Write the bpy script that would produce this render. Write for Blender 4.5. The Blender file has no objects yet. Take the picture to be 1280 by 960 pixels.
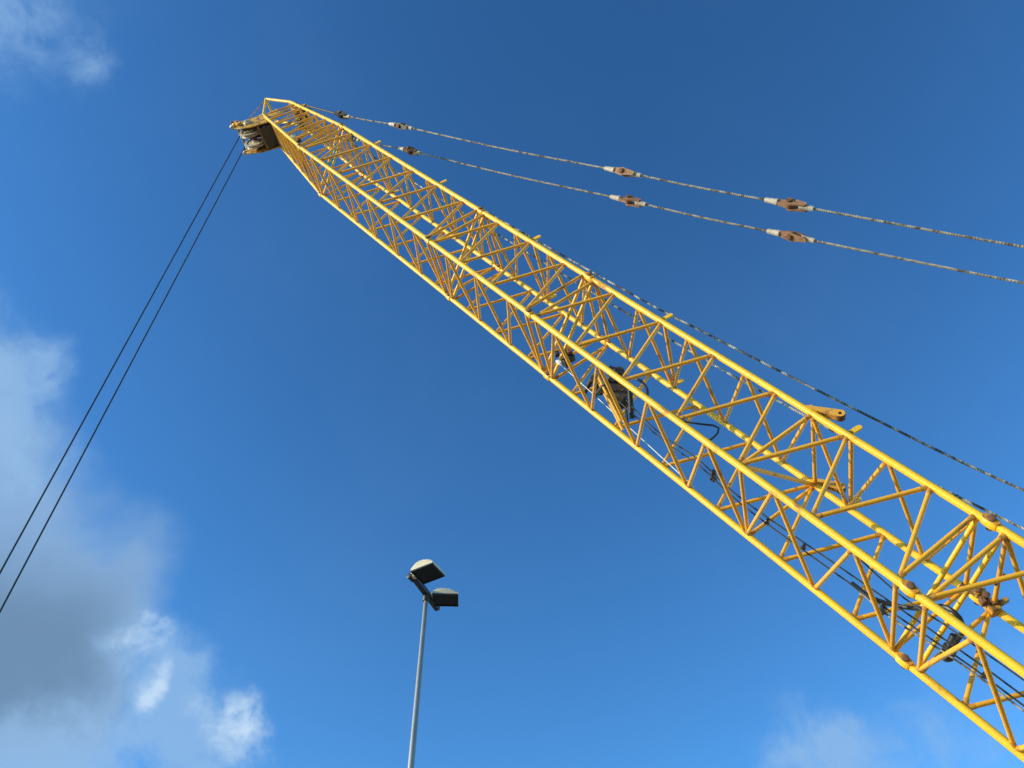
import bpy, bmesh, math, random
from mathutils import Vector, Matrix
random.seed(7)
SC = bpy.context.scene
COL = SC.collection
R = math.radians

# ------------------------------------------------------------------ camera
PITCH = 49.28
cam = bpy.data.cameras.new('camera')
cam.sensor_fit = 'HORIZONTAL'; cam.sensor_width = 36.0
FPX = 1079.18
cam.lens = 36.0 * FPX / 1280.0
cam.clip_start = 0.05; cam.clip_end = 5000
camo = bpy.data.objects.new('camera', cam); COL.objects.link(camo)
CAM = Vector((0, 0, 1.6))
camo.location = CAM
camo.rotation_euler = (R(90 + PITCH), 0, 0)
SC.camera = camo
FW = Vector((0, math.cos(R(PITCH)), math.sin(R(PITCH))))
UP = Vector((0, -math.sin(R(PITCH)), math.cos(R(PITCH))))
RT = Vector((1, 0, 0))

def view_dir(x, y):
    """direction in the world that a point of the photograph (1280 x 960) was seen in; used once, to survey where things stand"""
    return ((x - 640) / FPX * RT - (y - 480) / FPX * UP + FW).normalized()

# ------------------------------------------------------------------ sun, sky, exposure
SUN_EL, SUN_AZ = 15.0, -101.0           # azimuth clockwise from +Y (the way the camera looks)
sd = Vector((math.sin(R(SUN_AZ)) * math.cos(R(SUN_EL)), math.cos(R(SUN_AZ)) * math.cos(R(SUN_EL)), math.sin(R(SUN_EL))))
sun = bpy.data.lights.new('sun', 'SUN'); sun.energy = 5.0; sun.angle = R(0.5); sun.color = (1.0, 0.87, 0.66)
suno = bpy.data.objects.new('sun', sun); COL.objects.link(suno)
suno.rotation_euler = sd.to_track_quat('Z', 'Y').to_euler()
suno.location = (0, 0, 40)

SC.view_settings.view_transform = 'Standard'; SC.view_settings.look = 'None'
SC.view_settings.exposure = 0.0; SC.view_settings.gamma = 1.0; SC.view_settings.use_curve_mapping = False

world = bpy.data.worlds.new('World'); SC.world = world; world.use_nodes = True
nt = world.node_tree; nt.nodes.clear()
def N(t, **kw):
    n = nt.nodes.new(t)
    for k, v in kw.items(): setattr(n, k, v)
    return n
def L(a, b): nt.links.new(a, b)
def M(op, a, b=None, c=None, clamp=False):
    n = N('ShaderNodeMath', operation=op, use_clamp=clamp)
    for i, v in enumerate((a, b, c)):
        if v is None: continue
        if isinstance(v, (int, float)): n.inputs[i].default_value = v
        else: L(v, n.inputs[i])
    return n.outputs[0]
def MR(v, a, b, lo=0.0, hi=1.0, smooth=True):
    n = N('ShaderNodeMapRange', interpolation_type='SMOOTHSTEP' if smooth else 'LINEAR')
    L(v, n.inputs[0])
    for i, q in zip((1, 2, 3, 4), (a, b, lo, hi)): n.inputs[i].default_value = q
    return n.outputs[0]
tc = N('ShaderNodeTexCoord')
sky = N('ShaderNodeTexSky', sky_type='NISHITA'); sky.sun_disc = False
sky.sun_elevation = R(SUN_EL); sky.sun_rotation = R(SUN_AZ)
sky.altitude = 0; sky.air_density = 1.0; sky.dust_density = 0.25; sky.ozone_density = 1.6
SKY_STRENGTH = 0.10
pre = N('ShaderNodeVectorMath', operation='SCALE'); L(sky.outputs[0], pre.inputs[0]); pre.inputs[3].default_value = SKY_STRENGTH
gam = N('ShaderNodeGamma'); L(pre.outputs[0], gam.inputs[0]); gam.inputs[1].default_value = 1.42
tint = N('ShaderNodeMix', data_type='RGBA', blend_type='MULTIPLY'); tint.inputs[0].default_value = 1.0
L(gam.outputs[0], tint.inputs[6]); tint.inputs[7].default_value = (2.05, 3.90, 4.85, 1)
skycol = tint.outputs[2]
# clouds stand at fixed directions of the sky, their edges broken up by noise
def noise(scale, detail, rough, dist=0.0):
    n = N('ShaderNodeTexNoise', noise_dimensions='3D'); n.inputs['Scale'].default_value = scale
    n.inputs['Detail'].default_value = detail; n.inputs['Roughness'].default_value = rough; n.inputs['Distortion'].default_value = dist
    L(tc.outputs['Generated'], n.inputs['Vector']); return n
def warped(scale, amp, detail=5):
    n = noise(scale, detail, 0.6)
    s = N('ShaderNodeVectorMath', operation='SUBTRACT'); L(n.outputs['Color'], s.inputs[0]); s.inputs[1].default_value = (.5, .5, .5)
    m = N('ShaderNodeVectorMath', operation='SCALE'); L(s.outputs[0], m.inputs[0]); m.inputs[3].default_value = amp
    a = N('ShaderNodeVectorMath', operation='ADD'); L(tc.outputs['Generated'], a.inputs[0]); L(m.outputs[0], a.inputs[1])
    return a.outputs[0]
wdir_big = warped(4.0, 0.16, 4)
wdir_small = warped(12.0, 0.09, 4)
def blob(vec, d, r, amount, soft=0.15):
    n = N('ShaderNodeVectorMath', operation='DISTANCE'); L(vec, n.inputs[0]); n.inputs[1].default_value = d
    return MR(n.outputs['Value'], r, r * soft, 0.0, amount)
def total(vals):
    o = vals[0]
    for v in vals[1:]: o = M('ADD', o, v)
    return o
def V(x, y): return view_dir(x, y)
grey_blobs = [(V(-40, 480), .12, .55), (V(25, 450), .05, .45), (V(-20, 600), .14, .75), (V(70, 640), .11, .6), (V(165, 685), .085, .85), (V(140, 740), .09, .7),
              (V(-30, 800), .16, 1.0), (V(60, 790), .13, 1.0), (V(90, 870), .08, .5), (V(-40, 930), .15, .9), (V(60, 960), .12, .45), (V(-200, 700), .25, 1.0),
              (V(-420, 820), .3, 1.0)]
dark_blobs = [(V(40, 800), .15, .85), (V(-40, 850), .13, .7), (V(110, 720), .08, .3), (V(-300, 850), .3, .8)]
pale_blobs = [(V(5, 545), .10, .65), (V(-30, 450), .11, .7), (V(50, 460), .05, .3), (V(60, 590), .07, .3), (V(40, 955), .10, .55), (V(160, 795), .060, .60), (V(200, 855), .080, .60), (V(240, 890), .085, .60), (V(310, 912), .065, .55), (V(270, 955), .09, .75), (V(-20, 980), .08, .5),
              (V(120, 960), .13, .50), (V(1005, 925), .080, .62), (V(1045, 960), .08, .50), (V(1180, 940), .12, .45), (V(1265, 830), .08, .3),
              (V(55, 25), .12, .36), (V(112, 80), .045, .34), (V(-60, -20), .12, .45), (V(1150, 1120), .14, .7), (V(500, 1180), .16, .8), (V(800, 1220), .12, .6)]
bright_blobs = [(V(172, 794), .036, .75), (V(184, 866), .040, 1.0), (V(314, 905), .058, .95), (V(255, 880), .03, .4), (V(300, 945), .05, .35), (V(500, 1190), .1, .7)]
rs = random.Random(3)
for i in range(9):       # the same broken cloud goes on round the rest of the sky
    a, e = R(60 + i * 30 + rs.uniform(-10, 10)), R(rs.uniform(10, 50))
    d = Vector((math.sin(a) * math.cos(e), math.cos(a) * math.cos(e), math.sin(e)))
    (grey_blobs if i % 3 == 0 else pale_blobs).append((d, rs.uniform(.12, .26), rs.uniform(.6, .9)))
gsum = total([blob(wdir_big, *b, 0.0) for b in grey_blobs])
dsum = total([blob(wdir_big, *b, 0.0) for b in dark_blobs])
psum = total([blob(wdir_small, *b, 0.0) for b in pale_blobs])
bsum = total([blob(wdir_small, *b, 0.0) for b in bright_blobs])
fbm = noise(6.0, 5, 0.55, 0.2).outputs['Fac']
fine = noise(19.0, 7, 0.62, 0.35).outputs['Fac']
def broken(v, n, amt): return M('MULTIPLY', v, M('ADD', M('MULTIPLY', M('SUBTRACT', n, 0.5), amt), 1.0))
gden = MR(broken(gsum, fbm, 1.5), 0.06, 1.30)
pden = MR(broken(psum, fine, 3.0), 0.05, 1.0)
bden = MR(broken(bsum, fine, 4.2), 0.10, 1.25)
greycol = N('ShaderNodeMix', data_type='RGBA'); L(MR(broken(dsum, fbm, 1.0), .0, 1.2), greycol.inputs[0])
greycol.inputs[6].default_value = (0.255, 0.430, 0.690, 1); greycol.inputs[7].default_value = (0.162, 0.275, 0.425, 1)
def over(base, col, fac):
    n = N('ShaderNodeMix', data_type='RGBA'); L(fac, n.inputs[0]); L(base, n.inputs[6])
    if isinstance(col, tuple): n.inputs[7].default_value = (*col, 1)
    else: L(col, n.inputs[7])
    return n.outputs[2]
veil = noise(2.2, 5, 0.6, 0.4).outputs['Fac']
c = over(skycol, (0.30, 0.48, 0.74), M('MULTIPLY', MR(veil, .45, .80), 0.04))
c = over(c, greycol.outputs[2], M('MULTIPLY', gden, 0.94))
c = over(c, (0.300, 0.510, 0.800), M('MULTIPLY', pden, 0.72))
c = over(c, (0.640, 0.810, 0.980), M('MULTIPLY', bden, 0.74))
fin = N('ShaderNodeVectorMath', operation='SCALE'); L(c, fin.inputs[0]); fin.inputs[3].default_value = 1.0 / SKY_STRENGTH
bg = N('ShaderNodeBackground'); L(fin.outputs[0], bg.inputs[0]); bg.inputs[1].default_value = SKY_STRENGTH
wo = N('ShaderNodeOutputWorld'); L(bg.outputs[0], wo.inputs[0])

# ------------------------------------------------------------------ materials
def material(name, color, rough=0.5, metal=0.0, dirt=None, dirt_amt=0.0, dirt_scale=9.0, bump=0.0, bump_scale=60.0, vary=0.0, coat=0.0, streak=1.0):
    m = bpy.data.materials.new(name); m.use_nodes = True
    t = m.node_tree; b = t.nodes['Principled BSDF']
    b.inputs['Roughness'].default_value = rough; b.inputs['Metallic'].default_value = metal
    b.inputs['Coat Weight'].default_value = coat
    co = t.nodes.new('ShaderNodeTexCoord'); oi = t.nodes.new('ShaderNodeObjectInfo')
    add = t.nodes.new('ShaderNodeVectorMath'); add.operation = 'ADD'
    sc = t.nodes.new('ShaderNodeVectorMath'); sc.operation = 'SCALE'; sc.inputs[0].default_value = (37, 61, 83)
    t.links.new(oi.outputs['Random'], sc.inputs[3]); t.links.new(co.outputs['Object'], add.inputs[0]); t.links.new(sc.outputs[0], add.inputs[1])
    mp = t.nodes.new('ShaderNodeMapping'); mp.inputs['Scale'].default_value = (1, 1, streak); t.links.new(add.outputs[0], mp.inputs[0])
    def nz(s, d=6, r=.65):
        n = t.nodes.new('ShaderNodeTexNoise'); n.inputs['Scale'].default_value = s; n.inputs['Detail'].default_value = d; n.inputs['Roughness'].default_value = r
        t.links.new(mp.outputs[0], n.inputs['Vector']); return n.outputs['Fac']
    col = t.nodes.new('ShaderNodeRGB'); col.outputs[0].default_value = (*color, 1); out = col.outputs[0]
    if vary:
        mx = t.nodes.new('ShaderNodeMix'); mx.data_type = 'RGBA'
        r = t.nodes.new('ShaderNodeMapRange'); r.inputs[1].default_value = .3; r.inputs[2].default_value = .7
        t.links.new(nz(2.3, 3), r.inputs[0]); t.links.new(r.outputs[0], mx.inputs[0])
        mx.inputs[6].default_value = (*[c * (1 - vary) for c in color], 1); mx.inputs[7].default_value = (*[min(1, c * (1 + vary * .5)) for c in color], 1)
        out = mx.outputs[2]
    if dirt:
        mx = t.nodes.new('ShaderNodeMix'); mx.data_type = 'RGBA'
        r = t.nodes.new('ShaderNodeMapRange'); r.interpolation_type = 'SMOOTHSTEP'
        r.inputs[1].default_value = .74 - dirt_amt * .3; r.inputs[2].default_value = .86 - dirt_amt * .24; r.inputs[4].default_value = .9
        t.links.new(nz(dirt_scale, 5, .6), r.inputs[0]); t.links.new(r.outputs[0], mx.inputs[0]); t.links.new(out, mx.inputs[6])
        mx.inputs[7].default_value = (*dirt, 1); out = mx.outputs[2]
        rr = t.nodes.new('ShaderNodeMapRange'); rr.inputs[3].default_value = rough; rr.inputs[4].default_value = min(1, rough + .3)
        t.links.new(r.outputs[0], rr.inputs[0]); t.links.new(rr.outputs[0], b.inputs['Roughness'])
    t.links.new(out, b.inputs['Base Color'])
    if bump:
        bp = t.nodes.new('ShaderNodeBump'); bp.inputs['Strength'].default_value = bump; bp.inputs['Distance'].default_value = .004
        t.links.new(nz(bump_scale, 4), bp.inputs['Height']); t.links.new(bp.outputs[0], b.inputs['Normal'])
    return m
YELLOW = material('yellow_paint', (0.90, 0.475, 0.010), .46, dirt=(.34, .13, .025), dirt_amt=.50, dirt_scale=5, bump=0, vary=.12, streak=.5)
BRACE = material('brace_paint', (0.82, 0.375, 0.014), .42, dirt=(.26, .105, .025), dirt_amt=.56, dirt_scale=6, bump=0, vary=.16, streak=.4)
WELD = material('grimy_weld_paint', (0.58, 0.235, 0.018), .6, dirt=(.20, .08, .025), dirt_amt=.75, dirt_scale=14, bump=0, vary=.2)
DIRTY = material('dirty_yellow_paint', (0.58, 0.28, 0.025), .6, dirt=(.07, .04, .02), dirt_amt=.95, dirt_scale=9, bump=.4, vary=.25)
RUST = material('rusted_steel', (0.20, 0.085, 0.036), .8, dirt=(.05, .028, .016), dirt_amt=.8, dirt_scale=24, bump=.6, vary=.35)
SOCKET = material('weathered_socket', (0.31, 0.145, 0.068), .7, dirt=(.12, .06, .035), dirt_amt=.7, dirt_scale=26, bump=.4, vary=.3)
SLEEVE = material('pale_sleeve', (0.47, 0.385, 0.31), .55, dirt=(.28, .15, .09), dirt_amt=.75, dirt_scale=30, bump=.2, vary=.2)
ROPE = material('galvanised_wire_rope', (0.30, 0.26, 0.205), .55, metal=.2, dirt=(.06, .042, .03), dirt_amt=.95, dirt_scale=9, vary=.25)
LAID = material('lay_speckled_wire_rope', (0.34, 0.32, 0.28), .5, metal=.2, dirt=(.018, .018, .02), dirt_amt=1.12, dirt_scale=6)  # light-dark alternation along the rope lay is put into the colour as speckle
GREASED = material('greased_wire_rope', (0.035, 0.035, 0.038), .5, metal=.3, dirt=(.16, .15, .14), dirt_amt=.25, dirt_scale=20)
BLACK = material('black_rubber', (0.016, 0.016, 0.018), .45, dirt=(.05, .045, .04), dirt_amt=.5)
DARK = material('dark_steel', (0.045, 0.036, 0.03), .55, metal=.3, dirt=(.13, .06, .03), dirt_amt=.7, dirt_scale=20)
CREAM = material('worn_sheave_steel', (0.62, 0.55, 0.42), .45, metal=.25, dirt=(.16, .10, .05), dirt_amt=.7, dirt_scale=14, vary=.2)
TEAL = material('teal_webbing', (0.10, 0.30, 0.27), .8, vary=.2)
WHITE = material('white_cord', (0.75, 0.75, 0.72), .7)
GALV = material('galvanised_pole', (0.26, 0.26, 0.255), .5, metal=.35, dirt=(.22, .22, .22), dirt_amt=.4, dirt_scale=5, vary=.1)
LAMP = material('lamp_housing', (0.62, 0.52, 0.34), .45, dirt=(.20, .19, .16), dirt_amt=.5, dirt_scale=6, vary=.1)
ARM = material('lamp_arm', (0.04, 0.04, 0.04), .5, metal=.4, vary=.2)
GLASS = material('lamp_glass', (0.008, 0.009, 0.008), .35)
GLASS.node_tree.nodes['Principled BSDF'].inputs['Specular IOR Level'].default_value = .2
GROUND = material('concrete', (0.34, 0.28, 0.21), .9, dirt=(.22, .185, .14), dirt_amt=.7, dirt_scale=.35, bump=.6, bump_scale=30, vary=.3)

# ------------------------------------------------------------------ mesh helpers
def mesh_from(bm, name, mat, smooth=True):
    bmesh.ops.recalc_face_normals(bm, faces=bm.faces[:])
    me = bpy.data.meshes.new(name); bm.to_mesh(me); bm.free()
    me.materials.append(mat)
    if smooth:
        me.shade_smooth()
        me.set_sharp_from_angle(angle=R(38))
    return me
def link(name, me, parent=None, mw=None):
    o = bpy.data.objects.new(name, me); COL.objects.link(o)
    if parent is not None:
        o.parent = parent
        o.matrix_parent_inverse = PM[parent.name].inverted()
    mw = mw if mw is not None else Matrix.Identity(4)
    o.matrix_basis = mw; PM[o.name] = mw.copy()
    return o
PM = {}
def empty(name, loc, parent=None):
    o = bpy.data.objects.new(name, None); COL.objects.link(o); o.empty_display_size = .3
    m = Matrix.Translation(loc)
    if parent is not None:
        o.parent = parent; o.matrix_parent_inverse = PM[parent.name].inverted()
    o.matrix_basis = m; PM[o.name] = m.copy()
    return o
def tag(o, label, cat, group=None, kind=None):
    o['label'] = label; o['category'] = cat
    if group: o['group'] = group
    if kind: o['kind'] = kind
    return o
TUBES = {}
def tube_mesh(length, r, mat, sides=12, r2=None, name='tube'):
    key = (round(length, 3), r, mat.name, sides, r2)
    if key in TUBES: return TUBES[key]
    bm = bmesh.new(); r2 = r if r2 is None else r2
    rings = []
    for z, q in ((0, r), (length, r2)):
        rings.append([bm.verts.new((q * math.cos(2 * math.pi * i / sides), q * math.sin(2 * math.pi * i / sides), z)) for i in range(sides)])
    for i in range(sides):
        j = (i + 1) % sides
        bm.faces.new((rings[0][i], rings[0][j], rings[1][j], rings[1][i]))
    bm.faces.new(rings[0][::-1]); bm.faces.new(rings[1])
    TUBES[key] = mesh_from(bm, name, mat)
    return TUBES[key]
def frame(p, d, side=None):
    z = d.normalized()
    ref = side if side is not None else (Vector((0, 0, 1)) if abs(z.z) < .95 else Vector((1, 0, 0)))
    x = (ref - z * ref.dot(z)).normalized(); y = z.cross(x)
    m = Matrix((x, y, z)).transposed().to_4x4(); m.translation = p
    return m
def tube(name, p0, p1, r, mat, parent=None, sides=12, r2=None):
    d = p1 - p0
    return link(name, tube_mesh(d.length, r, mat, sides, r2, name), parent, frame(p0, d))
BRACES = {}
def brace_mesh(length, r, sides=10):
    """a lattice tube whose ends are pinched and welded on to the chords"""
    key = (round(length, 3), r)
    if key in BRACES: return BRACES[key]
    bm = bmesh.new(); rings = []
    for z, fx, fy in ((0, 1.25, .75), (.06, 1.22, .80), (.105, 1.08, .96), (.13, 1, 1), (length - .13, 1, 1), (length - .105, 1.08, .96), (length - .06, 1.22, .80), (length, 1.25, .75)):
        rings.append([bm.verts.new((r * fx * math.cos(2 * math.pi * i / sides), r * fy * math.sin(2 * math.pi * i / sides), z)) for i in range(sides)])
    for q, (a, b) in enumerate(zip(rings, rings[1:])):
        for i in range(sides):
            j = (i + 1) % sides; f = bm.faces.new((a[i], a[j], b[j], b[i])); f.material_index = 0 if q in (2, 3, 4) else 1
    bm.faces.new(rings[0][::-1]); bm.faces.new(rings[-1])
    me = mesh_from(bm, 'brace', BRACE); me.materials.append(WELD); BRACES[key] = me
    return me
def brace(name, p0, p1, r, parent, along):
    d = p1 - p0
    return link(name, brace_mesh(d.length, r), parent, frame(p0, d, along))
def lathe_mesh(name, prof, mat, sides=24, z0=0):
    bm = bmesh.new(); rings = []
    for r, z in prof:
        rings.append([bm.verts.new((max(r, 1e-4) * math.cos(2 * math.pi * i / sides), max(r, 1e-4) * math.sin(2 * math.pi * i / sides), z)) for i in range(sides)])
    for a, b in zip(rings, rings[1:]):
        for i in range(sides):
            j = (i + 1) % sides; bm.faces.new((a[i], a[j], b[j], b[i]))
    bm.faces.new(rings[0][::-1]); bm.faces.new(rings[-1])
    return mesh_from(bm, name, mat)
def prism_mesh(name, pts, th, mat, bevel=.004):
    """outline in x,y, thickness th centred on z"""
    bm = bmesh.new()
    a = [bm.verts.new((x, y, -th / 2)) for x, y in pts]; b = [bm.verts.new((x, y, th / 2)) for x, y in pts]
    bm.faces.new(a[::-1]); bm.faces.new(b)
    for i in range(len(pts)):
        j = (i + 1) % len(pts); bm.faces.new((a[i], a[j], b[j], b[i]))
    if bevel: bmesh.ops.bevel(bm, geom=bm.edges[:], offset=bevel, segments=1, affect='EDGES')
    return mesh_from(bm, name, mat)
def ring_plate_mesh(name, outer, hole_c, hole_r, th, mat, seg=20):
    """a flat plate with a round hole: outline (x,y) sampled radially round the hole centre"""
    bm = bmesh.new(); cx, cy = hole_c
    def hit(a):
        d = (math.cos(a), math.sin(a)); best = 0
        for i in range(len(outer)):
            x1, y1 = outer[i]; x2, y2 = outer[(i + 1) % len(outer)]
            ex, ey = x2 - x1, y2 - y1; den = d[0] * ey - d[1] * ex
            if abs(den) < 1e-9: continue
            t = ((x1 - cx) * ey - (y1 - cy) * ex) / den; u = ((x1 - cx) * d[1] - (y1 - cy) * d[0]) / den
            if t > 0 and -1e-6 <= u <= 1 + 1e-6: best = max(best, t)
        return cx + d[0] * best, cy + d[1] * best
    angs = sorted(set([round(2 * math.pi * i / seg, 5) for i in range(seg)] + [round(math.atan2(y - cy, x - cx) % (2 * math.pi), 5) for x, y in outer]))
    rows = []
    for a in angs:
        ox, oy = hit(a); ix, iy = cx + hole_r * math.cos(a), cy + hole_r * math.sin(a)
        rows.append([bm.verts.new((ix, iy, -th / 2)), bm.verts.new((ox, oy, -th / 2)), bm.verts.new((ox, oy, th / 2)), bm.verts.new((ix, iy, th / 2))])
    for i in range(len(rows)):
        p, q = rows[i], rows[(i + 1) % len(rows)]
        for k in range(4):
            l = (k + 1) % 4; bm.faces.new((p[k], p[l], q[l], q[k]))
    return mesh_from(bm, name, mat)
def box_mesh(name, sx, sy, sz, mat, bevel=.004):
    return prism_mesh(name, [(-sx / 2, -sy / 2), (sx / 2, -sy / 2), (sx / 2, sy / 2), (-sx / 2, sy / 2)], sz, mat, bevel)
def smooth_path(pts, step):
    """Catmull-Rom through the points, resampled about every step metres"""
    P = [pts[0] * 2 - pts[1]] + list(pts) + [pts[-1] * 2 - pts[-2]]; out = []
    for i in range(1, len(P) - 2):
        n = max(1, int((P[i + 1] - P[i]).length / step))
        for k in range(n):
            t = k / n; a, b, c, d = P[i - 1], P[i], P[i + 1], P[i + 2]
            out.append(.5 * ((2 * b) + (c - a) * t + (2 * a - 5 * b + 4 * c - d) * t * t + (3 * b - 3 * c + d - a) * t ** 3))
    out.append(P[-2]); return out
def sweep_mesh(name, path, r, mat, sides=8, strands=0, lay=.2, closed_ends=True):
    """tube along a path; strands > 0 gives a laid wire rope: a lobed section that turns along the length"""
    bm = bmesh.new(); rings = []; nrm = None; dist = 0
    for i, p in enumerate(path):
        t = (path[min(i + 1, len(path) - 1)] - path[max(i - 1, 0)]).normalized()
        if nrm is None: nrm = t.orthogonal().normalized()
        nrm = (nrm - t * nrm.dot(t)).normalized(); bi = t.cross(nrm)
        if i: dist += (p - path[i - 1]).length
        ph = 2 * math.pi * dist / lay if strands else 0
        ring = []
        for k in range(sides):
            a = 2 * math.pi * k / sides + ph
            q = r * (1 - .20 * (k % 2)) if strands else r
            ring.append(bm.verts.new(p + nrm * (q * math.cos(a)) + bi * (q * math.sin(a))))
        rings.append(ring)
    for a, b in zip(rings, rings[1:]):
        for k in range(sides):
            l = (k + 1) % sides; bm.faces.new((a[k], a[l], b[l], b[k]))
    bm.faces.new(rings[0][::-1]); bm.faces.new(rings[-1])
    return mesh_from(bm, name, mat, smooth=not strands)
def wire_rope(name, pts, r, mat, parent=None, lay=.24, step=.03):
    return link(name, sweep_mesh(name, smooth_path(pts, step), r, mat, 12, 6, lay), parent)
def hose(name, pts, r, mat, parent=None, sides=8, step=.04):
    return link(name, sweep_mesh(name, smooth_path(pts, step), r, mat, sides), parent)

# ------------------------------------------------------------------ ground
bm = bmesh.new()
bmesh.ops.create_grid(bm, x_segments=40, y_segments=40, size=900)
g = link('ground', mesh_from(bm, 'ground', GROUND, False)); g['kind'] = 'structure'; g['label'] = 'flat pale concrete yard under the crane'

# ------------------------------------------------------------------ boom frame of reference
BD = Vector((-0.52194798, 0.13329525, 0.84249788))      # along the boom, towards the head
HD = Vector((0.24743889, 0.9689035, 0.0))               # across, away from the camera
ND = Vector((-0.81629915, 0.20846674, -0.53869966))     # from the top face to the underside
O0 = CAM + Vector((5.13879231, 5.74542894, 3.63668024))
W, D = 1.161, 1.041
def P(s, w, n): return O0 + BD * s + HD * w + ND * n
CORNER = {'A': (0, 0), 'B': (0, 1), 'C': (1, 1), 'D': (1, 0)}
J = [-4.434, 1.657, 7.746, 10.809, 16.90]
FOOT_S = -4.9
TIP_S = 20.62
def chord(ch, s):
    i, j = CORNER[ch]; ins, top, bot = 0.0, 0.0, D
    if s > J[4]:
        t = (s - J[4]) / (TIP_S - J[4]); ins = .27 * t; bot = D + (.76 - D) * t
    if s < -1.4:
        t = (-1.4 - s) / (-1.4 - FOOT_S); top = .46 * t; bot = D - .46 * t
    return P(s, ins if i == 0 else W - ins, bot if j else top)

boom = empty('crane_boom', P(FOOT_S, W / 2, D / 2))
tag(boom, 'long yellow lattice crane boom of welded tubes slanting up across the sky', 'crane boom')
CR, BR = .039, .0240

def section(s_lo, s_hi, k_s0, hb, K, extra_posts=(), label=None):
    """four chords from pin to pin, zigzag braces on the four faces, frames at the ends"""
    sec = empty('boom_section', P(s_lo, W / 2, D / 2), boom)
    if label: sec['label'] = label
    for ch in 'ABCD':
        tube('chord', chord(ch, s_lo), chord(ch, s_hi), CR, YELLOW, sec, 20)
    st = [k_s0 + hb * k for k in range(K + 1)]
    # face, chord that takes the nodes at even stations, chord at odd stations
    for ev, od in (('B', 'A'), ('C', 'B'), ('D', 'C'), ('A', 'D')):
        for k in range(K):
            a, b = (ev, od) if k % 2 == 0 else (od, ev)
            brace('brace', chord(a, st[k]), chord(b, st[k + 1]), BR, sec, BD)
    for k in (0, K) + tuple(extra_posts):
        for a, b in ('AB', 'BC', 'CD', 'DA'):
            off = hb * .05 if k == 0 else -hb * .05
            brace('cross_brace', chord(a, st[k] + off), chord(b, st[k] + off), BR, sec, BD)
        a, b = 'BD' if k in extra_posts else 'AC'
        tube('frame_diagonal', chord(a, st[k]), chord(b, st[k]), BR * 1.05, YELLOW, sec, 10)
    return sec
SECS = []
SECS.append(section(-1.4, J[1] - .075, 1.525, -.487, 6, label='lowest visible section of the boom, nearest the camera'))
SECS.append(section(J[1] + .075, J[2] - .075, 1.775, .490, 12, (4,)))
SECS.append(section(J[2] + .075, J[3] - .075, 7.86, .4737, 6, label='short section of the boom between two longer ones'))
SECS.append(section(J[3] + .075, J[4] - .075, 10.90, .490, 12))

# foot of the lowest section, narrowing to the hinge
foot = empty('boom_foot', P(FOOT_S, W / 2, D / 2), boom)
for ch in 'ABCD': tube('chord', chord(ch, -1.4), chord(ch, FOOT_S), CR, YELLOW, foot, 16)
st = [-1.4 - .5 * k for k in range(8)]
for ev, od in (('B', 'A'), ('C', 'B'), ('D', 'C'), ('A', 'D')):
    for k in range(7):
        a, b = (ev, od) if k % 2 == 0 else (od, ev)
        tube('brace', chord(a, st[k]), chord(b, max(st[k + 1], FOOT_S)), BR, BRACE, foot, 8)
tube('hinge_pin', P(FOOT_S, -.15, D / 2), P(FOOT_S, W + .15, D / 2), .07, RUST, foot, 16)

# pinned joints between the sections
clev = lathe_mesh('clevis', [(.041, -.075), (.050, -.065), (.054, -.03), (.056, 0), (.054, .03), (.050, .065), (.041, .075)], YELLOW, 18)
pinm = lathe_mesh('joint_pin', [(.030, -.078), (.036, -.074), (.036, -.060), (.027, -.058), (.027, .058), (.036, .060), (.036, .074), (.030, .078)], RUST, 16)
cot = None
for j in J[1:]:
    for ch in 'ABCD':
        p = chord(ch, j)
        c = link('clevis', clev, boom, frame(p, BD))
        d = HD
        link('joint_pin', pinm, c, frame(p, d))
def capsule(x0, y0, r0, x1, y1, r1, seg=9):
    a = math.atan2(y1 - y0, x1 - x0); pts = []
    for i in range(seg): t = a - math.pi / 2 + math.pi * i / (seg - 1); pts.append((x1 + r1 * math.cos(t), y1 + r1 * math.sin(t)))
    for i in range(seg): t = a + math.pi / 2 + math.pi * i / (seg - 1); pts.append((x0 + r0 * math.cos(t), y0 + r0 * math.sin(t)))
    return pts
# ears on the joints: fork plates
ear = prism_mesh('fork_plate', capsule(-.05, 0, .034, .05, 0, .034), .012, WELD)
for j in J[1:]:
    for ch in 'ABCD':
        p = chord(ch, j)
        m = Matrix((BD, ND, HD)).transposed().to_4x4(); m.translation = p - HD * .052
        link('fork_plate', ear, boom, m)

# ------------------------------------------------------------------ lugs and cross bars on the top face
def plane_mw(s, w, n):            # local x along the boom, y to the underside, z across
    m = Matrix((BD, ND, HD)).transposed().to_4x4(); m.translation = P(s, w, n); return m
lug_pl = ring_plate_mesh('pendant_lug', capsule(.06, -.015, .016, -.26, -.165, .050), (-.26, -.165), .022, .022, DIRTY)
lug_boss = ring_plate_mesh('boss', [(.054 * math.cos(2 * math.pi * i / 18), .054 * math.sin(2 * math.pi * i / 18)) for i in range(18)], (0, 0), .022, .074, RUST)
LUGY = material('lug_paint', (0.74, 0.34, 0.04), .5, dirt=(.34, .14, .04), dirt_amt=.6, dirt_scale=12, vary=.2)
lug_pl.materials[0] = LUGY
for w in (0, W):
    lug = empty('pendant_lug', P(3.75, w, -.02), boom)
    for dz in (-.030, .030):
        link('lug_plate', lug_pl, lug, plane_mw(3.75, w + dz, 0))
    link('boss', lug_boss, lug, plane_mw(3.49, w, -.165))
    link('web', box_mesh('web', .12, .04, .07, LUGY), lug, plane_mw(3.74, w, -.052))
tab = prism_mesh('tab', capsule(.01, .02, .03, -.005, -.165, .033), .024, YELLOW)
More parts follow.
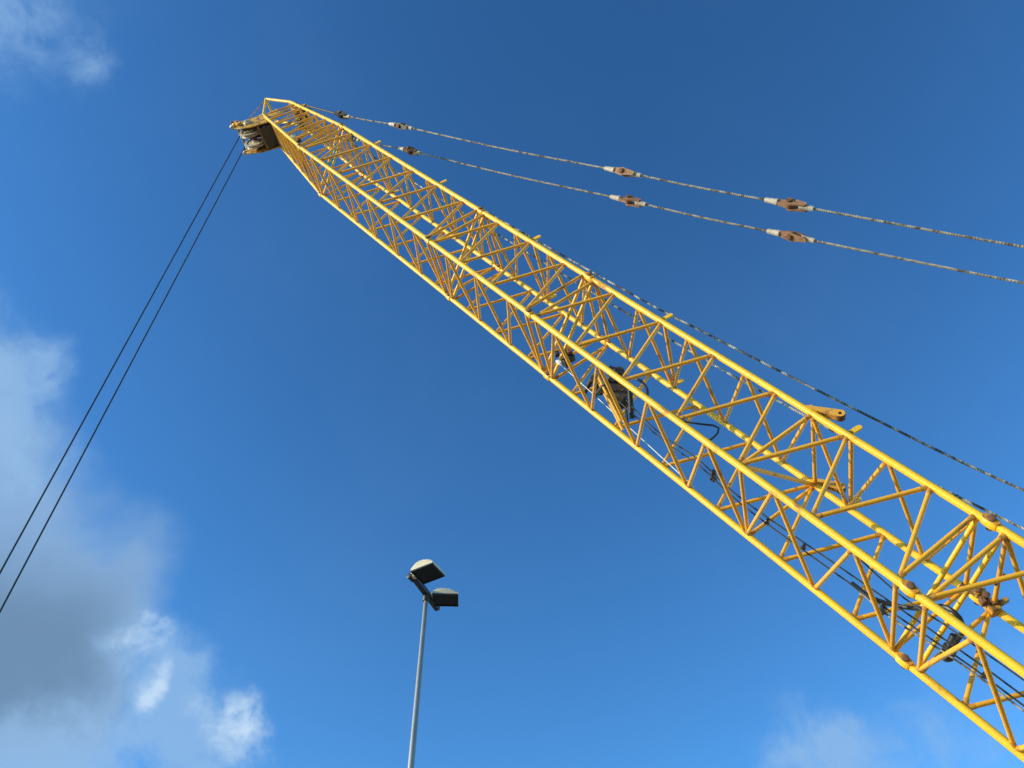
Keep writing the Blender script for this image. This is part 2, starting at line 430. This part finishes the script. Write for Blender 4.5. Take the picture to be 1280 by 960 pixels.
for s in (3.25, 6.22, 9.32, 12.42, 15.3):
    rb = empty('rope_guard', P(s, W / 2, -.05), boom)
    for w in (.012, W - .012):
        link('tab', tab, rb, plane_mw(s, w, 0))
    tube('guard_bar', P(s, 0, -.055), P(s, W, -.055), .026, BRACE, rb, 12)

# ------------------------------------------------------------------ boom head
head = empty('boom_head', P(TIP_S, W / 2, .5), boom); head['label'] = 'dirty tapered head of the boom with rope sheaves'
wn, wf = .27, W - .27
for ch in 'ABCD': tube('chord', chord(ch, J[4] + .075), chord(ch, TIP_S), CR * .95, YELLOW, head, 16)
K = 12; hb = (TIP_S - .08 - J[4] - .14) / K
st = [J[4] + .14 + hb * k for k in range(K + 1)]
for ev, od in (('B', 'A'), ('C', 'B'), ('D', 'C'), ('A', 'D')):
    for k in range(K):
        a, b = (ev, od) if k % 2 == 0 else (od, ev)
        tube('brace', chord(a, st[k]), chord(b, st[k + 1]), .022, BRACE, head, 8)
for k in range(0, K + 1, 2):
    for a, b in (('A', 'D'), ('B', 'C')):
        tube('rung', chord(a, st[k] + .03), chord(b, st[k] + .03), .018, BRACE, head, 8)
for a, b in ('AB', 'CD'): tube('cross_brace', chord(a, st[0]), chord(b, st[0]), .02, BRACE, head, 8)
tube('frame_diagonal', chord('A', st[0]), chord('C', st[0]), .022, YELLOW, head, 8)
TA = 21.62
for w in (wn, wf):
    tube('nose_tube', P(TIP_S, w, 0), P(TA, w, .33), CR * .9, YELLOW, head, 14)
    tube('nose_post', P(TA, w, .33), P(TIP_S - .02, w, .76), CR * .8, YELLOW, head, 14)
    tube('hanger_tube', P(TIP_S - .02, w, .76), P(20.62, w, 1.16), CR * .85, YELLOW, head, 14)
    tube('tie_rod', P(TA, w, .33), P(20.72, w, 1.16), .012, DIRTY, head, 8)
    # thick side plate that carries the sheave axle
    sgn = -1 if w == wn else 1
    pl = prism_mesh('side_plate', [(-.55, -.42), (.12, -.47), (.20, -.20), (.36, .10), (.42, .22), (.34, .34), (.12, .36), (-.12, .22), (-.30, .04)], .035, DIRTY, .008)
    link('side_plate', pl, head, plane_mw(20.42, w + sgn * .02, 1.22))
    cap = lathe_mesh('axle_cap', [(.09, 0), (.095, .02), (.08, .05), (.05, .055), (.045, .08), (.0, .082)], CREAM, 18)
    link('axle_cap', cap, head, frame(P(20.42, w + sgn * .038, 1.24), HD * sgn))
    # rope keepers and bolts out at the front
    link('keeper', box_mesh('keeper', .17, .12, .10, LUGY, .012), head, plane_mw(20.70, w + sgn * .05, 1.48))
    link('keeper', box_mesh('keeper', .12, .10, .09, SOCKET, .01), head, plane_mw(20.84, w + sgn * .03, 1.40))
    link('keeper', box_mesh('keeper', .10, .13, .09, LUGY, .01), head, plane_mw(20.56, w + sgn * .06, 1.42) @ Matrix.Rotation(.4, 4, 'Z'))
    link('keeper', box_mesh('keeper', .09, .08, .12, CREAM, .01), head, plane_mw(20.62, w + sgn * .04, 1.58) @ Matrix.Rotation(.5, 4, 'X'))
    link('keeper_bolt', pinm, head, frame(P(20.76, w + sgn * .05, 1.52), HD))
    link('gusset', prism_mesh('gusset', [(-.42, 0), (.1, 0), (.04, .26), (-.2, .34)], .016, DIRTY), head, plane_mw(20.5, w, .40))
tube('nose_spreader', P(TA, wn, .33), P(TA, wf, .33), CR * .8, YELLOW, head, 14)
SH_S, SH_N = 20.42, 1.24
tube('sheave_axle', P(SH_S, wn - .06, SH_N), P(SH_S, wf + .06, SH_N), .045, DARK, head, 16)
tube('spacer_rod', P(20.74, wn, 1.46), P(20.74, wf, 1.46), .026, DIRTY, head, 12)
tube('spacer_rod', P(20.60, wn, .98), P(20.60, wf, .98), .03, DIRTY, head, 12)
tube('spacer_rod', P(20.10, wn, 1.10), P(20.10, wf, 1.10), .026, DIRTY, head, 12)
for w in (.35, .585, .82):
    link('divider_plate', prism_mesh('divider_plate', [(-.40, -.40), (.14, -.42), (.22, -.2), (.34, .12), (.20, .2), (-.1, .12)], .014, RUST), head, plane_mw(SH_S, w, 1.22))
def sheave_mesh(Rr, wd, name='sheave', mat=CREAM):
    return lathe_mesh(name, [(.05, -wd * .7), (.085, -wd * .7), (.09, -wd * .35), (Rr * .74, -wd * .25), (Rr * .78, -wd * .5), (Rr, -wd * .5), (Rr, -wd * .36), (Rr * .86, -wd * .08),
                              (Rr * .86, wd * .08), (Rr, wd * .36), (Rr, wd * .5), (Rr * .78, wd * .5), (Rr * .74, wd * .25), (.09, wd * .35), (.085, wd * .7), (.05, wd * .7)], mat, 32)
SH_R = .30
shm = sheave_mesh(SH_R, .085)
SHW = (.442, .732)
for w in SHW: link('sheave', shm, head, frame(P(SH_S, w, SH_N), HD))
# head cross plates
link('head_plate', box_mesh('head_plate', .62, .02, wf - wn, DARK), head, plane_mw(20.26, W / 2, .815))
link('head_plate', box_mesh('head_plate', .02, .30, wf - wn - .1, DARK), head, plane_mw(19.96, W / 2, .96))
for w in (.40, .50, .66, .76): tube('stiffener', P(20.60, w, .80), P(20.0, w, 1.08), .02, DIRTY, head, 8)
link('head_plate', box_mesh('head_plate', .42, .02, wf - wn, DIRTY), head, plane_mw(20.40, W / 2, .05))
# deflector sheaves on top, pendant lugs
top_sh = sheave_mesh(.19, .07, 'deflector_sheave', RUST)
for w in (.47, .69): link('deflector_sheave', top_sh, head, frame(P(20.30, w, -.06), HD))
tube('deflector_axle', P(20.30, wn - .02, -.06), P(20.30, wf + .02, -.06), .03, DARK, head, 12)
plug = prism_mesh('pendant_lug', capsule(.12, .06, .06, -.10, -.12, .055), .04, DIRTY)
for w in (wn, wf): link('pendant_lug', plug, head, plane_mw(20.05, w, 0))
link('grease_box', box_mesh('grease_box', .2, .12, .14, DARK, .01), head, plane_mw(19.3, .45, .30))
link('junction_box', box_mesh('junction_box', .16, .14, .12, CREAM, .01), head, plane_mw(18.5, .35, .75))
link('limit_switch', box_mesh('limit_switch', .22, .16, .14, DARK, .012), head, plane_mw(18.9, .55, .62))

# ------------------------------------------------------------------ rope guide fixed inside the boom
rg = empty('rope_guide', P(6.4, .6, .8), boom); rg['label'] = 'dark rope guide with rollers bolted inside the boom lattice'
tube('guide_shaft', P(6.25, .34, .76), P(6.70, .99, .96), .028, DARK, rg, 14)
rollm = lathe_mesh('roller', [(.02, -.13), (.085, -.13), (.085, -.10), (.05, -.07), (.05, .07), (.085, .10), (.085, .13), (.02, .13)], DARK, 18)
for s, w, n in ((6.30, .55, .72), (6.46, .80, .80), (6.88, 1.0, .74)): link('roller', rollm, rg, frame(P(s, w, n), HD))
link('motor', lathe_mesh('motor', [(.05, -.12), (.075, -.11), (.075, .04), (.06, .05), (.06, .10), (.03, .13)], BLACK, 18), rg, frame(P(6.30, .42, .78), BD))
link('side_plate', prism_mesh('side_plate', [(-.22, -.10), (.20, -.12), (.26, .02), (.05, .16), (-.20, .12)], .02, DARK), rg, plane_mw(6.22, .62, .78))
link('side_plate', prism_mesh('side_plate', [(-.2, -.08), (.18, -.1), (.22, .04), (-.16, .10)], .02, DARK), rg, plane_mw(6.3, .88, .80))
for dw in (0, .16):
    tube('strut', P(6.70, .60 + dw, .82), P(6.02, .94 + dw, 1.00), .024, BRACE, rg, 10)
tube('strut', P(6.98, .90, .70), P(6.93, 1.06, .98), .035, DARK, rg, 10)
tube('strut', P(6.0, .52, .78), P(5.80, .78, .96), .034, BLACK, rg, 10)
tube('strut', P(6.1, .86, .84), P(5.92, 1.0, .98), .02, BLACK, rg, 8)
hose('feed_hose', [P(6.1, .40, .72), P(5.85, .33, .70), P(5.6, .27, .78), P(5.40, .22, .94)], .018, BLACK, rg)
rg2 = empty('cable_clamp_block', P(7.5, .8, .8), boom)
for i in range(7):
    s, w, n = 7.50 + random.uniform(-.16, .22), .78 + random.uniform(-.12, .14), .78 + random.uniform(-.1, .1)
    me = box_mesh('clamp_piece', random.uniform(.06, .14), random.uniform(.05, .1), random.uniform(.05, .12), random.choice([DARK, BLACK, RUST]), .008)
    link('clamp_piece', me, rg2, plane_mw(s, w, n) @ Matrix.Rotation(random.uniform(-.6, .6), 4, 'Z'))
link('clamp_piece', box_mesh('clamp_piece', .10, .05, .04, WHITE, .006), rg2, plane_mw(7.62, .92, .88))

# rusty brackets on the far lower joint
br = empty('joint_bracket', P(1.6, W, .02), boom); br['label'] = 'rusty bracket cluster on the far top joint'
for ds, dw, dn, sx, sy, sz in ((-.10, -.03, .02, .14, .10, .12), (.10, -.05, -.02, .12, .12, .10), (-.02, -.09, .06, .08, .05, .08), (.2, -.04, .03, .06, .09, .12), (-.14, -.08, -.07, .05, .11, .05)):
    link('bracket_plate', box_mesh('bracket_plate', sx, sy, sz, random.choice([RUST, DIRTY, RUST]), .008), br, plane_mw(1.60 + ds, W + dw, dn) @ Matrix.Rotation(random.uniform(-.5, .5), 4, 'Z'))
for i in range(3): link('bolt', pinm, br, frame(P(1.50 + i * .09, W - .06, .0), HD))
link('bracket_plate', box_mesh('bracket_plate', .05, .16, .03, RUST, .006), br, plane_mw(1.50, .70, -.01))

# ------------------------------------------------------------------ pendant ropes
def pendant(w0, w1, label, TURN):
    """from the head back to the mast, spelter sockets pinned together on the way"""
    S0 = [(20.0, -.16), (18.35, -.46), (16.19, -1.02), (10.2, -2.46), (7.18, -3.23), (4.08, -4.09), (0.0, -5.35), (-2.0, -6.05)]
    pts = [P(s, w0 + (w1 - w0) * (20 - s) / 22, n) for s, n in S0]
    root = empty('pendant_rope', pts[-1]); tag(root, label, 'wire rope', 'boom pendants')
    joints = pts[1:5]
    gap = .38
    # short link bar from the lug to the first socket
    path = smooth_path(pts, .25)
    def point_at(p, off):
        i = min(range(len(path)), key=lambda k: (path[k] - p).length)
        d = (path[min(i + 1, len(path) - 1)] - path[max(i - 1, 0)]).normalized()
        return p + d * off, d
    tube('link_bar', pts[0], point_at(joints[0], -.25)[0], .022, DARK, root, 10)
    ends = []
    for q, p in enumerate(joints):
        a, d = point_at(p, -gap); b, _ = point_at(p, gap)
        ends.append((a, b))
        side = (HD * math.cos(TURN[q]) + d.cross(HD) * math.sin(TURN[q])).normalized()
        side = (side - d * side.dot(d)).normalized()
        sl = lathe_mesh('sleeve', [(.024, -.12), (.038, -.11), (.046, .05), (.050, .06), (.050, .10), (.040, .11)], SLEEVE if q < 3 else SLEEVE, 16)
        for e, sgn in ((a, 1), (b, -1)):
            if q == 0 and sgn == 1: continue
            link('sleeve', sl, root, frame(e + d * sgn * .10, d * sgn))
        # closed socket: an eye plate; open socket: two fork plates
        sm = SOCKET if q > 1 else (DARK if w0 < W / 2 or q == 0 else RUST)
        m = Matrix((d, d.cross(side).normalized(), side)).transposed().to_4x4()
        eye = ring_plate_mesh('eye_plate', capsule(-.23, 0, .034, .0, 0, .070), (0, 0), .030, .05, sm)
        m.translation = p; link('eye_plate', eye, root, m)
        forkm = ring_plate_mesh('fork_plate', capsule(.25, 0, .034, .02, 0, .066), (.02, 0), .028, .026, sm)
        for dz in (-.055, .055):
            mm = m.copy(); mm.translation = p + side * dz; link('fork_plate', forkm, root, mm)
        link('fork_web', box_mesh('fork_web', .10, .07, .13, sm, .012), root, Matrix.Translation(d * .22) @ m)
        pinp = lathe_mesh('socket_pin', [(.025, -.10), (.042, -.098), (.042, -.082), (.031, -.08), (.031, .08), (.042, .082), (.042, .098), (.025, .10)], RUST, 14)
        link('socket_pin', pinp, root, frame(p + d * .01, side))
    for i in range(len(ends)):
        a = ends[i][1]
        if i + 1 < len(ends):
            b = ends[i + 1][0]; seg = [a, a.lerp(b, .5) + Vector((0, 0, -.012 * (b - a).length)), b]
        else: seg = [a] + pts[5:]
        wire_rope('rope_length', seg, .0185, ROPE, root, lay=.26, step=.035)
    return root
pendant(.28, .32, 'upper of the two pale steel pendant ropes running right from the boom head', (.3, 1.1, .75, .15))
pendant(W - .28, W - .32, 'lower of the two pale steel pendant ropes, starting behind the boom', (.9, .2, -.15, 1.25))

# ------------------------------------------------------------------ hoist ropes: up the top of the boom, over the head and down
def hoist(wb, wh, prof, label):
    base = [P(s, wb + (wh - wb) * max(0, s) / 20.0, n) for s, n in prof]
    c = P(SH_S, wh, SH_N); out = Vector((BD.x, BD.y, 0)).normalized()
    upv = Vector((0, 0, 1)); r = SH_R * .9
    arc = []
    for a in (70, 60, 45, 22, 0):
        arc.append(c + out * (r * math.cos(R(a))) + upv * (r * math.sin(R(a))))
    over = [P(20.30, wh, -.24), P(20.62, wh, .10), P(20.80, wh, .72)]
    low = arc[-1].copy(); drop = []
    z = low.z
    while z > 2.2:
        z -= 1.5; drop.append(Vector((low.x, low.y, max(z, .05))))
    root = empty('hoist_rope', Vector((low.x, low.y, .05)))
    wire_rope('boom_run', base + over, .0150, LAID, root, lay=.30, step=.03)
    wire_rope('rope_fall', [over[-1]] + arc[2:] + drop, .0140, GREASED, root, lay=.15, step=.025)
    return tag(root, label, 'wire rope', 'hoist ropes')
hoist(.58, SHW[0], [(-4.2, -1.95), (-1.2, -1.42), (1.93, -.95), (3.48, -.79), (6.13, -.60), (7.58, -.52), (12, -.40), (17, -.30)],
      'black hoist rope hanging straight down from the boom head, the further left of the pair')
hoist(.58, SHW[1], [(-4.2, -1.4), (-1.2, -.90), (1.66, -.57), (2.82, -.45), (4.47, -.35), (6.4, -.28), (10.5, -.25), (17, -.24)],
      'black hoist rope hanging straight down from the boom head, the further right of the pair')

# ------------------------------------------------------------------ cables and hoses along the underside
def cable(name, pts, r, mat, label, cat='cable', group=None):
    return tag(hose(name, [P(*p) for p in pts], r, mat), label, cat, group)
cable('control_cable', [(6.25, .62, .82), (5.75, .66, .90), (5.2, .70, .93), (4.56, .60, .95), (3.82, .70, .96), (2.4, .62, .94), (1.2, .50, .95), (.62, .48, .95), (-1, .48, .95), (-4.6, .5, .6)], .0085, BLACK,
      'uppermost of the thin black cables running inside the boom along its underside', group='cables in the boom')
cable('control_cable', [(6.2, .80, .86), (5.70, .76, .92), (5.1, .77, .94), (4.5, .69, .96), (3.8, .77, .98), (2.4, .72, .97), (1.2, .59, .97), (.62, .57, .97), (-1, .57, .96), (-4.6, .58, .6)], .0085, BLACK,
      'middle one of the thin black cables running inside the boom along its underside', group='cables in the boom')
cable('control_cable', [(2.3, .86, .90), (1.9, .80, .95), (1.2, .67, .96), (.62, .64, .97), (-1, .64, .96), (-4.6, .64, .6)], .010, ROPE,
      'greyish cable beside the black ones in the lowest boom section', group='cables in the boom')
cable('control_cable', [(2.45, .03, 1.02), (2.18, .21, .98), (1.78, .29, .98), (1.36, .25, .98), (.92, .22, .98), (.3, .22, .97), (-1, .3, .92), (-4.6, .4, .6)], .0075, BLACK,
      'single thin dark cable running behind the nearest lower chord of the boom', group='cables in the boom')
cable('white_cord', [(7.60, .90, .90), (6.6, .96, .935), (5.6, 1.03, .975), (4.62, 1.105, 1.01)], .0055, WHITE,
      'thin white cord stretched below the dark rope guide inside the boom', 'cord')
# ties that hold the cables together
for k, (s, w, n) in enumerate(((4.30, .69, .95), (3.45, .74, .97), (2.95, .70, .96), (1.98, .72, .96), (.95, .56, .96))):
    ct = empty('cable_tie', P(s, w, n)); where = ['beside the black hose loop', 'below the far lug', 'just above the lowest pinned joint', 'at the lowest pinned joint', 'in the bottom corner of the picture'][k]
    tag(ct, 'black clamp holding the cables inside the boom ' + where, 'clamp', 'cable clamps')
    big = .85 if k in (0, 3) else .5
    link('clamp_band', box_mesh('clamp_band', .05 * big, .07 * big, .20 * big, BLACK, .008), ct, plane_mw(s, w, n))
    link('clamp_bolt', box_mesh('clamp_bolt', .03, .11 * big, .03, DARK, .006), ct, plane_mw(s + .02, w + .05 * big, n))
tag(hose('hose_loop', [P(4.95, .06, 1.0), P(4.80, .20, .88), P(4.62, .20, .78), P(4.50, .20, .70), P(4.43, .20, .69), P(4.38, .20, .75), P(4.37, .20, .90), P(4.42, .10, 1.02)], .012, BLACK),
    'small black hose bent into a loop beside the nearest lower chord', 'hose')
o = tag(hose('hydraulic_hose', [P(2.35, .70, .965), P(2.12, .73, .94), P(1.92, .74, .84), P(1.72, .60, .80), P(1.51, .33, .80), P(1.38, .29, .80), P(1.31, .36, .80), P(1.30, .52, .80), P(1.33, .70, .84)], .022, BLACK),
    'thick black hose curving round behind the chord at the lowest pinned joint', 'hose')
filt = empty('hose_fitting', P(1.42, .80, .84)); tag(filt, 'dark cylindrical hose fitting hanging at the lowest pinned joint', 'fitting')
link('body', lathe_mesh('body', [(.02, -.14), (.045, -.13), (.05, .02), (.06, .03), (.06, .10), (.03, .13)], BLACK, 16), filt, frame(P(1.36, .78, .84), (HD * .7 - BD * .1 + ND * .5)))
link('collar', lathe_mesh('collar', [(.05, -.02), (.064, -.018), (.064, .018), (.05, .02)], DARK, 16), filt, frame(P(1.36, .78, .84), (HD * .7 - BD * .1 + ND * .5)))
# teal strap knotted on the boom near the head
tag(hose('webbing_strap', [P(16.95, .30, .30), P(16.71, .35, .43), P(16.45, .34, .58), P(16.23, .33, .73), P(16.1, .2, .92), P(16.1, .03, 1.02)], .026, TEAL),
    'teal webbing strap tied inside the boom just below its head', 'strap')

# ------------------------------------------------------------------ street lamp with two floodlights
def on_ray(x, y, dist_z):
    d = (x - 640) / FPX * RT - (y - 480) / FPX * UP + FW
    return CAM + d * dist_z
top = on_ray(533, 744, 14.0)
lamp = empty('street_lamp', Vector((top.x, top.y, 0)))
tag(lamp, 'slim grey street lamp pole with two floodlights on top, standing apart below the boom', 'street lamp')
bm_prof = [(.16, 0), (.16, .03), (.085, .05), (.082, 1.6), (.062, 1.62), (.050, top.z * .6), (.034, top.z), (.030, top.z + .01)]
link('pole', lathe_mesh('pole', bm_prof, GALV, 20), lamp, Matrix.Translation((top.x, top.y, 0)))
dirh = Vector((.36, .93, 0)).normalized()       # the cross arm points away from the camera
a0 = top - dirh * .52 + Vector((0, 0, .03)); a1 = top + dirh * .44 + Vector((0, 0, .03))
arm_me = box_mesh('cross_arm', (a1 - a0).length, .09, .10, ARM, .01)
m = Matrix((dirh, Vector((0, 0, 1)).cross(dirh), Vector((0, 0, 1)))).transposed().to_4x4(); m.translation = (a0 + a1) / 2
link('cross_arm', arm_me, lamp, m)
link('pole_cap', lathe_mesh('pole_cap', [(.05, -.12), (.056, -.11), (.056, .05), (.04, .08)], ARM, 16), lamp, Matrix.Translation(top))
def flood(mw, Lx, Ly, H, name_label, wedge=.85):
    """housing: flat glass underneath, domed and finned shell above; x away from its mount"""
    hd = empty('lamp_head', mw.translation, lamp); hd['label'] = name_label
    bm = bmesh.new(); nx, ny = 12, 8; grid = []
    for i in range(nx + 1):
        row = []
        for k in range(ny + 1):
            u, v = i / nx, k / ny * 2 - 1
            prof = max(0, math.sin(math.pi * (.04 + .96 * u) ** wedge)) ** .6
            zz = H * max(0, prof) * (1 - abs(v) ** 3.2) ** .5 if abs(v) < 1 else 0
            row.append(bm.verts.new(((u - .5) * Lx, v * Ly / 2, zz)))
        grid.append(row)
    for i in range(nx):
        for k in range(ny): bm.faces.new((grid[i][k], grid[i + 1][k], grid[i + 1][k + 1], grid[i][k + 1]))
    rim = [grid[i][0] for i in range(nx + 1)] + [grid[nx][k] for k in range(1, ny + 1)] + [grid[i][ny] for i in range(nx - 1, -1, -1)] + [grid[0][k] for k in range(ny - 1, 0, -1)]
    lowr = [bm.verts.new((v.co.x, v.co.y, -.035)) for v in rim]
    for i in range(len(rim)):
        j = (i + 1) % len(rim); bm.faces.new((rim[i], rim[j], lowr[j], lowr[i]))
    bm.faces.new(lowr)
    link('housing', mesh_from(bm, 'housing', LAMP), hd, mw)
    link('glass', box_mesh('glass', Lx * .93, Ly * .92, .012, GLASS, .003), hd, mw @ Matrix.Translation((0, 0, -.041)))
    for sx, sy, lx, ly in ((0, 1, Lx, .014), (0, -1, Lx, .014), (1, 0, .014, Ly), (-1, 0, .014, Ly)):
        link('glass_frame', box_mesh('glass_frame', lx, ly, .03, ARM, .003), hd, mw @ Matrix.Translation((sx * Lx * .485, sy * Ly * .485, -.046)))
    for k in range(4 if wedge > .8 else 0):
        link('fin', box_mesh('fin', .008, Ly * .62, H * .36, LAMP, .002), hd, mw @ Matrix.Translation((-Lx * .34 + k * Lx * .1, 0, H * .72)))
    link('mount', box_mesh('mount', .14, .09, .09, LAMP, .012), hd, mw @ Matrix.Translation((-Lx * .5 - .05, 0, .02)))
    link('knuckle', lathe_mesh('knuckle', [(.03, -.07), (.045, -.065), (.045, .065), (.03, .07)], ARM, 14), hd, mw @ Matrix.Translation((-Lx * .5 - .12, 0, .0)) @ Matrix.Rotation(R(90), 4, 'X'))
def head_mw(px, py, zd, az, roll=0, tilt=0):
    return Matrix.Translation(on_ray(px, py, zd)) @ Matrix.Rotation(R(az), 4, 'Z') @ Matrix.Rotation(R(tilt), 4, 'Y') @ Matrix.Rotation(R(roll), 4, 'X')
flood(head_mw(535, 714, 13.55, -31, -2, 0), .41, .36, .19, 'nearer floodlight of the pair, its shell lit cream by the sun', .62)
flood(head_mw(557, 747, 14.1, 2, 0, 0), .42, .32, .13, 'further floodlight of the pair, seen from underneath')
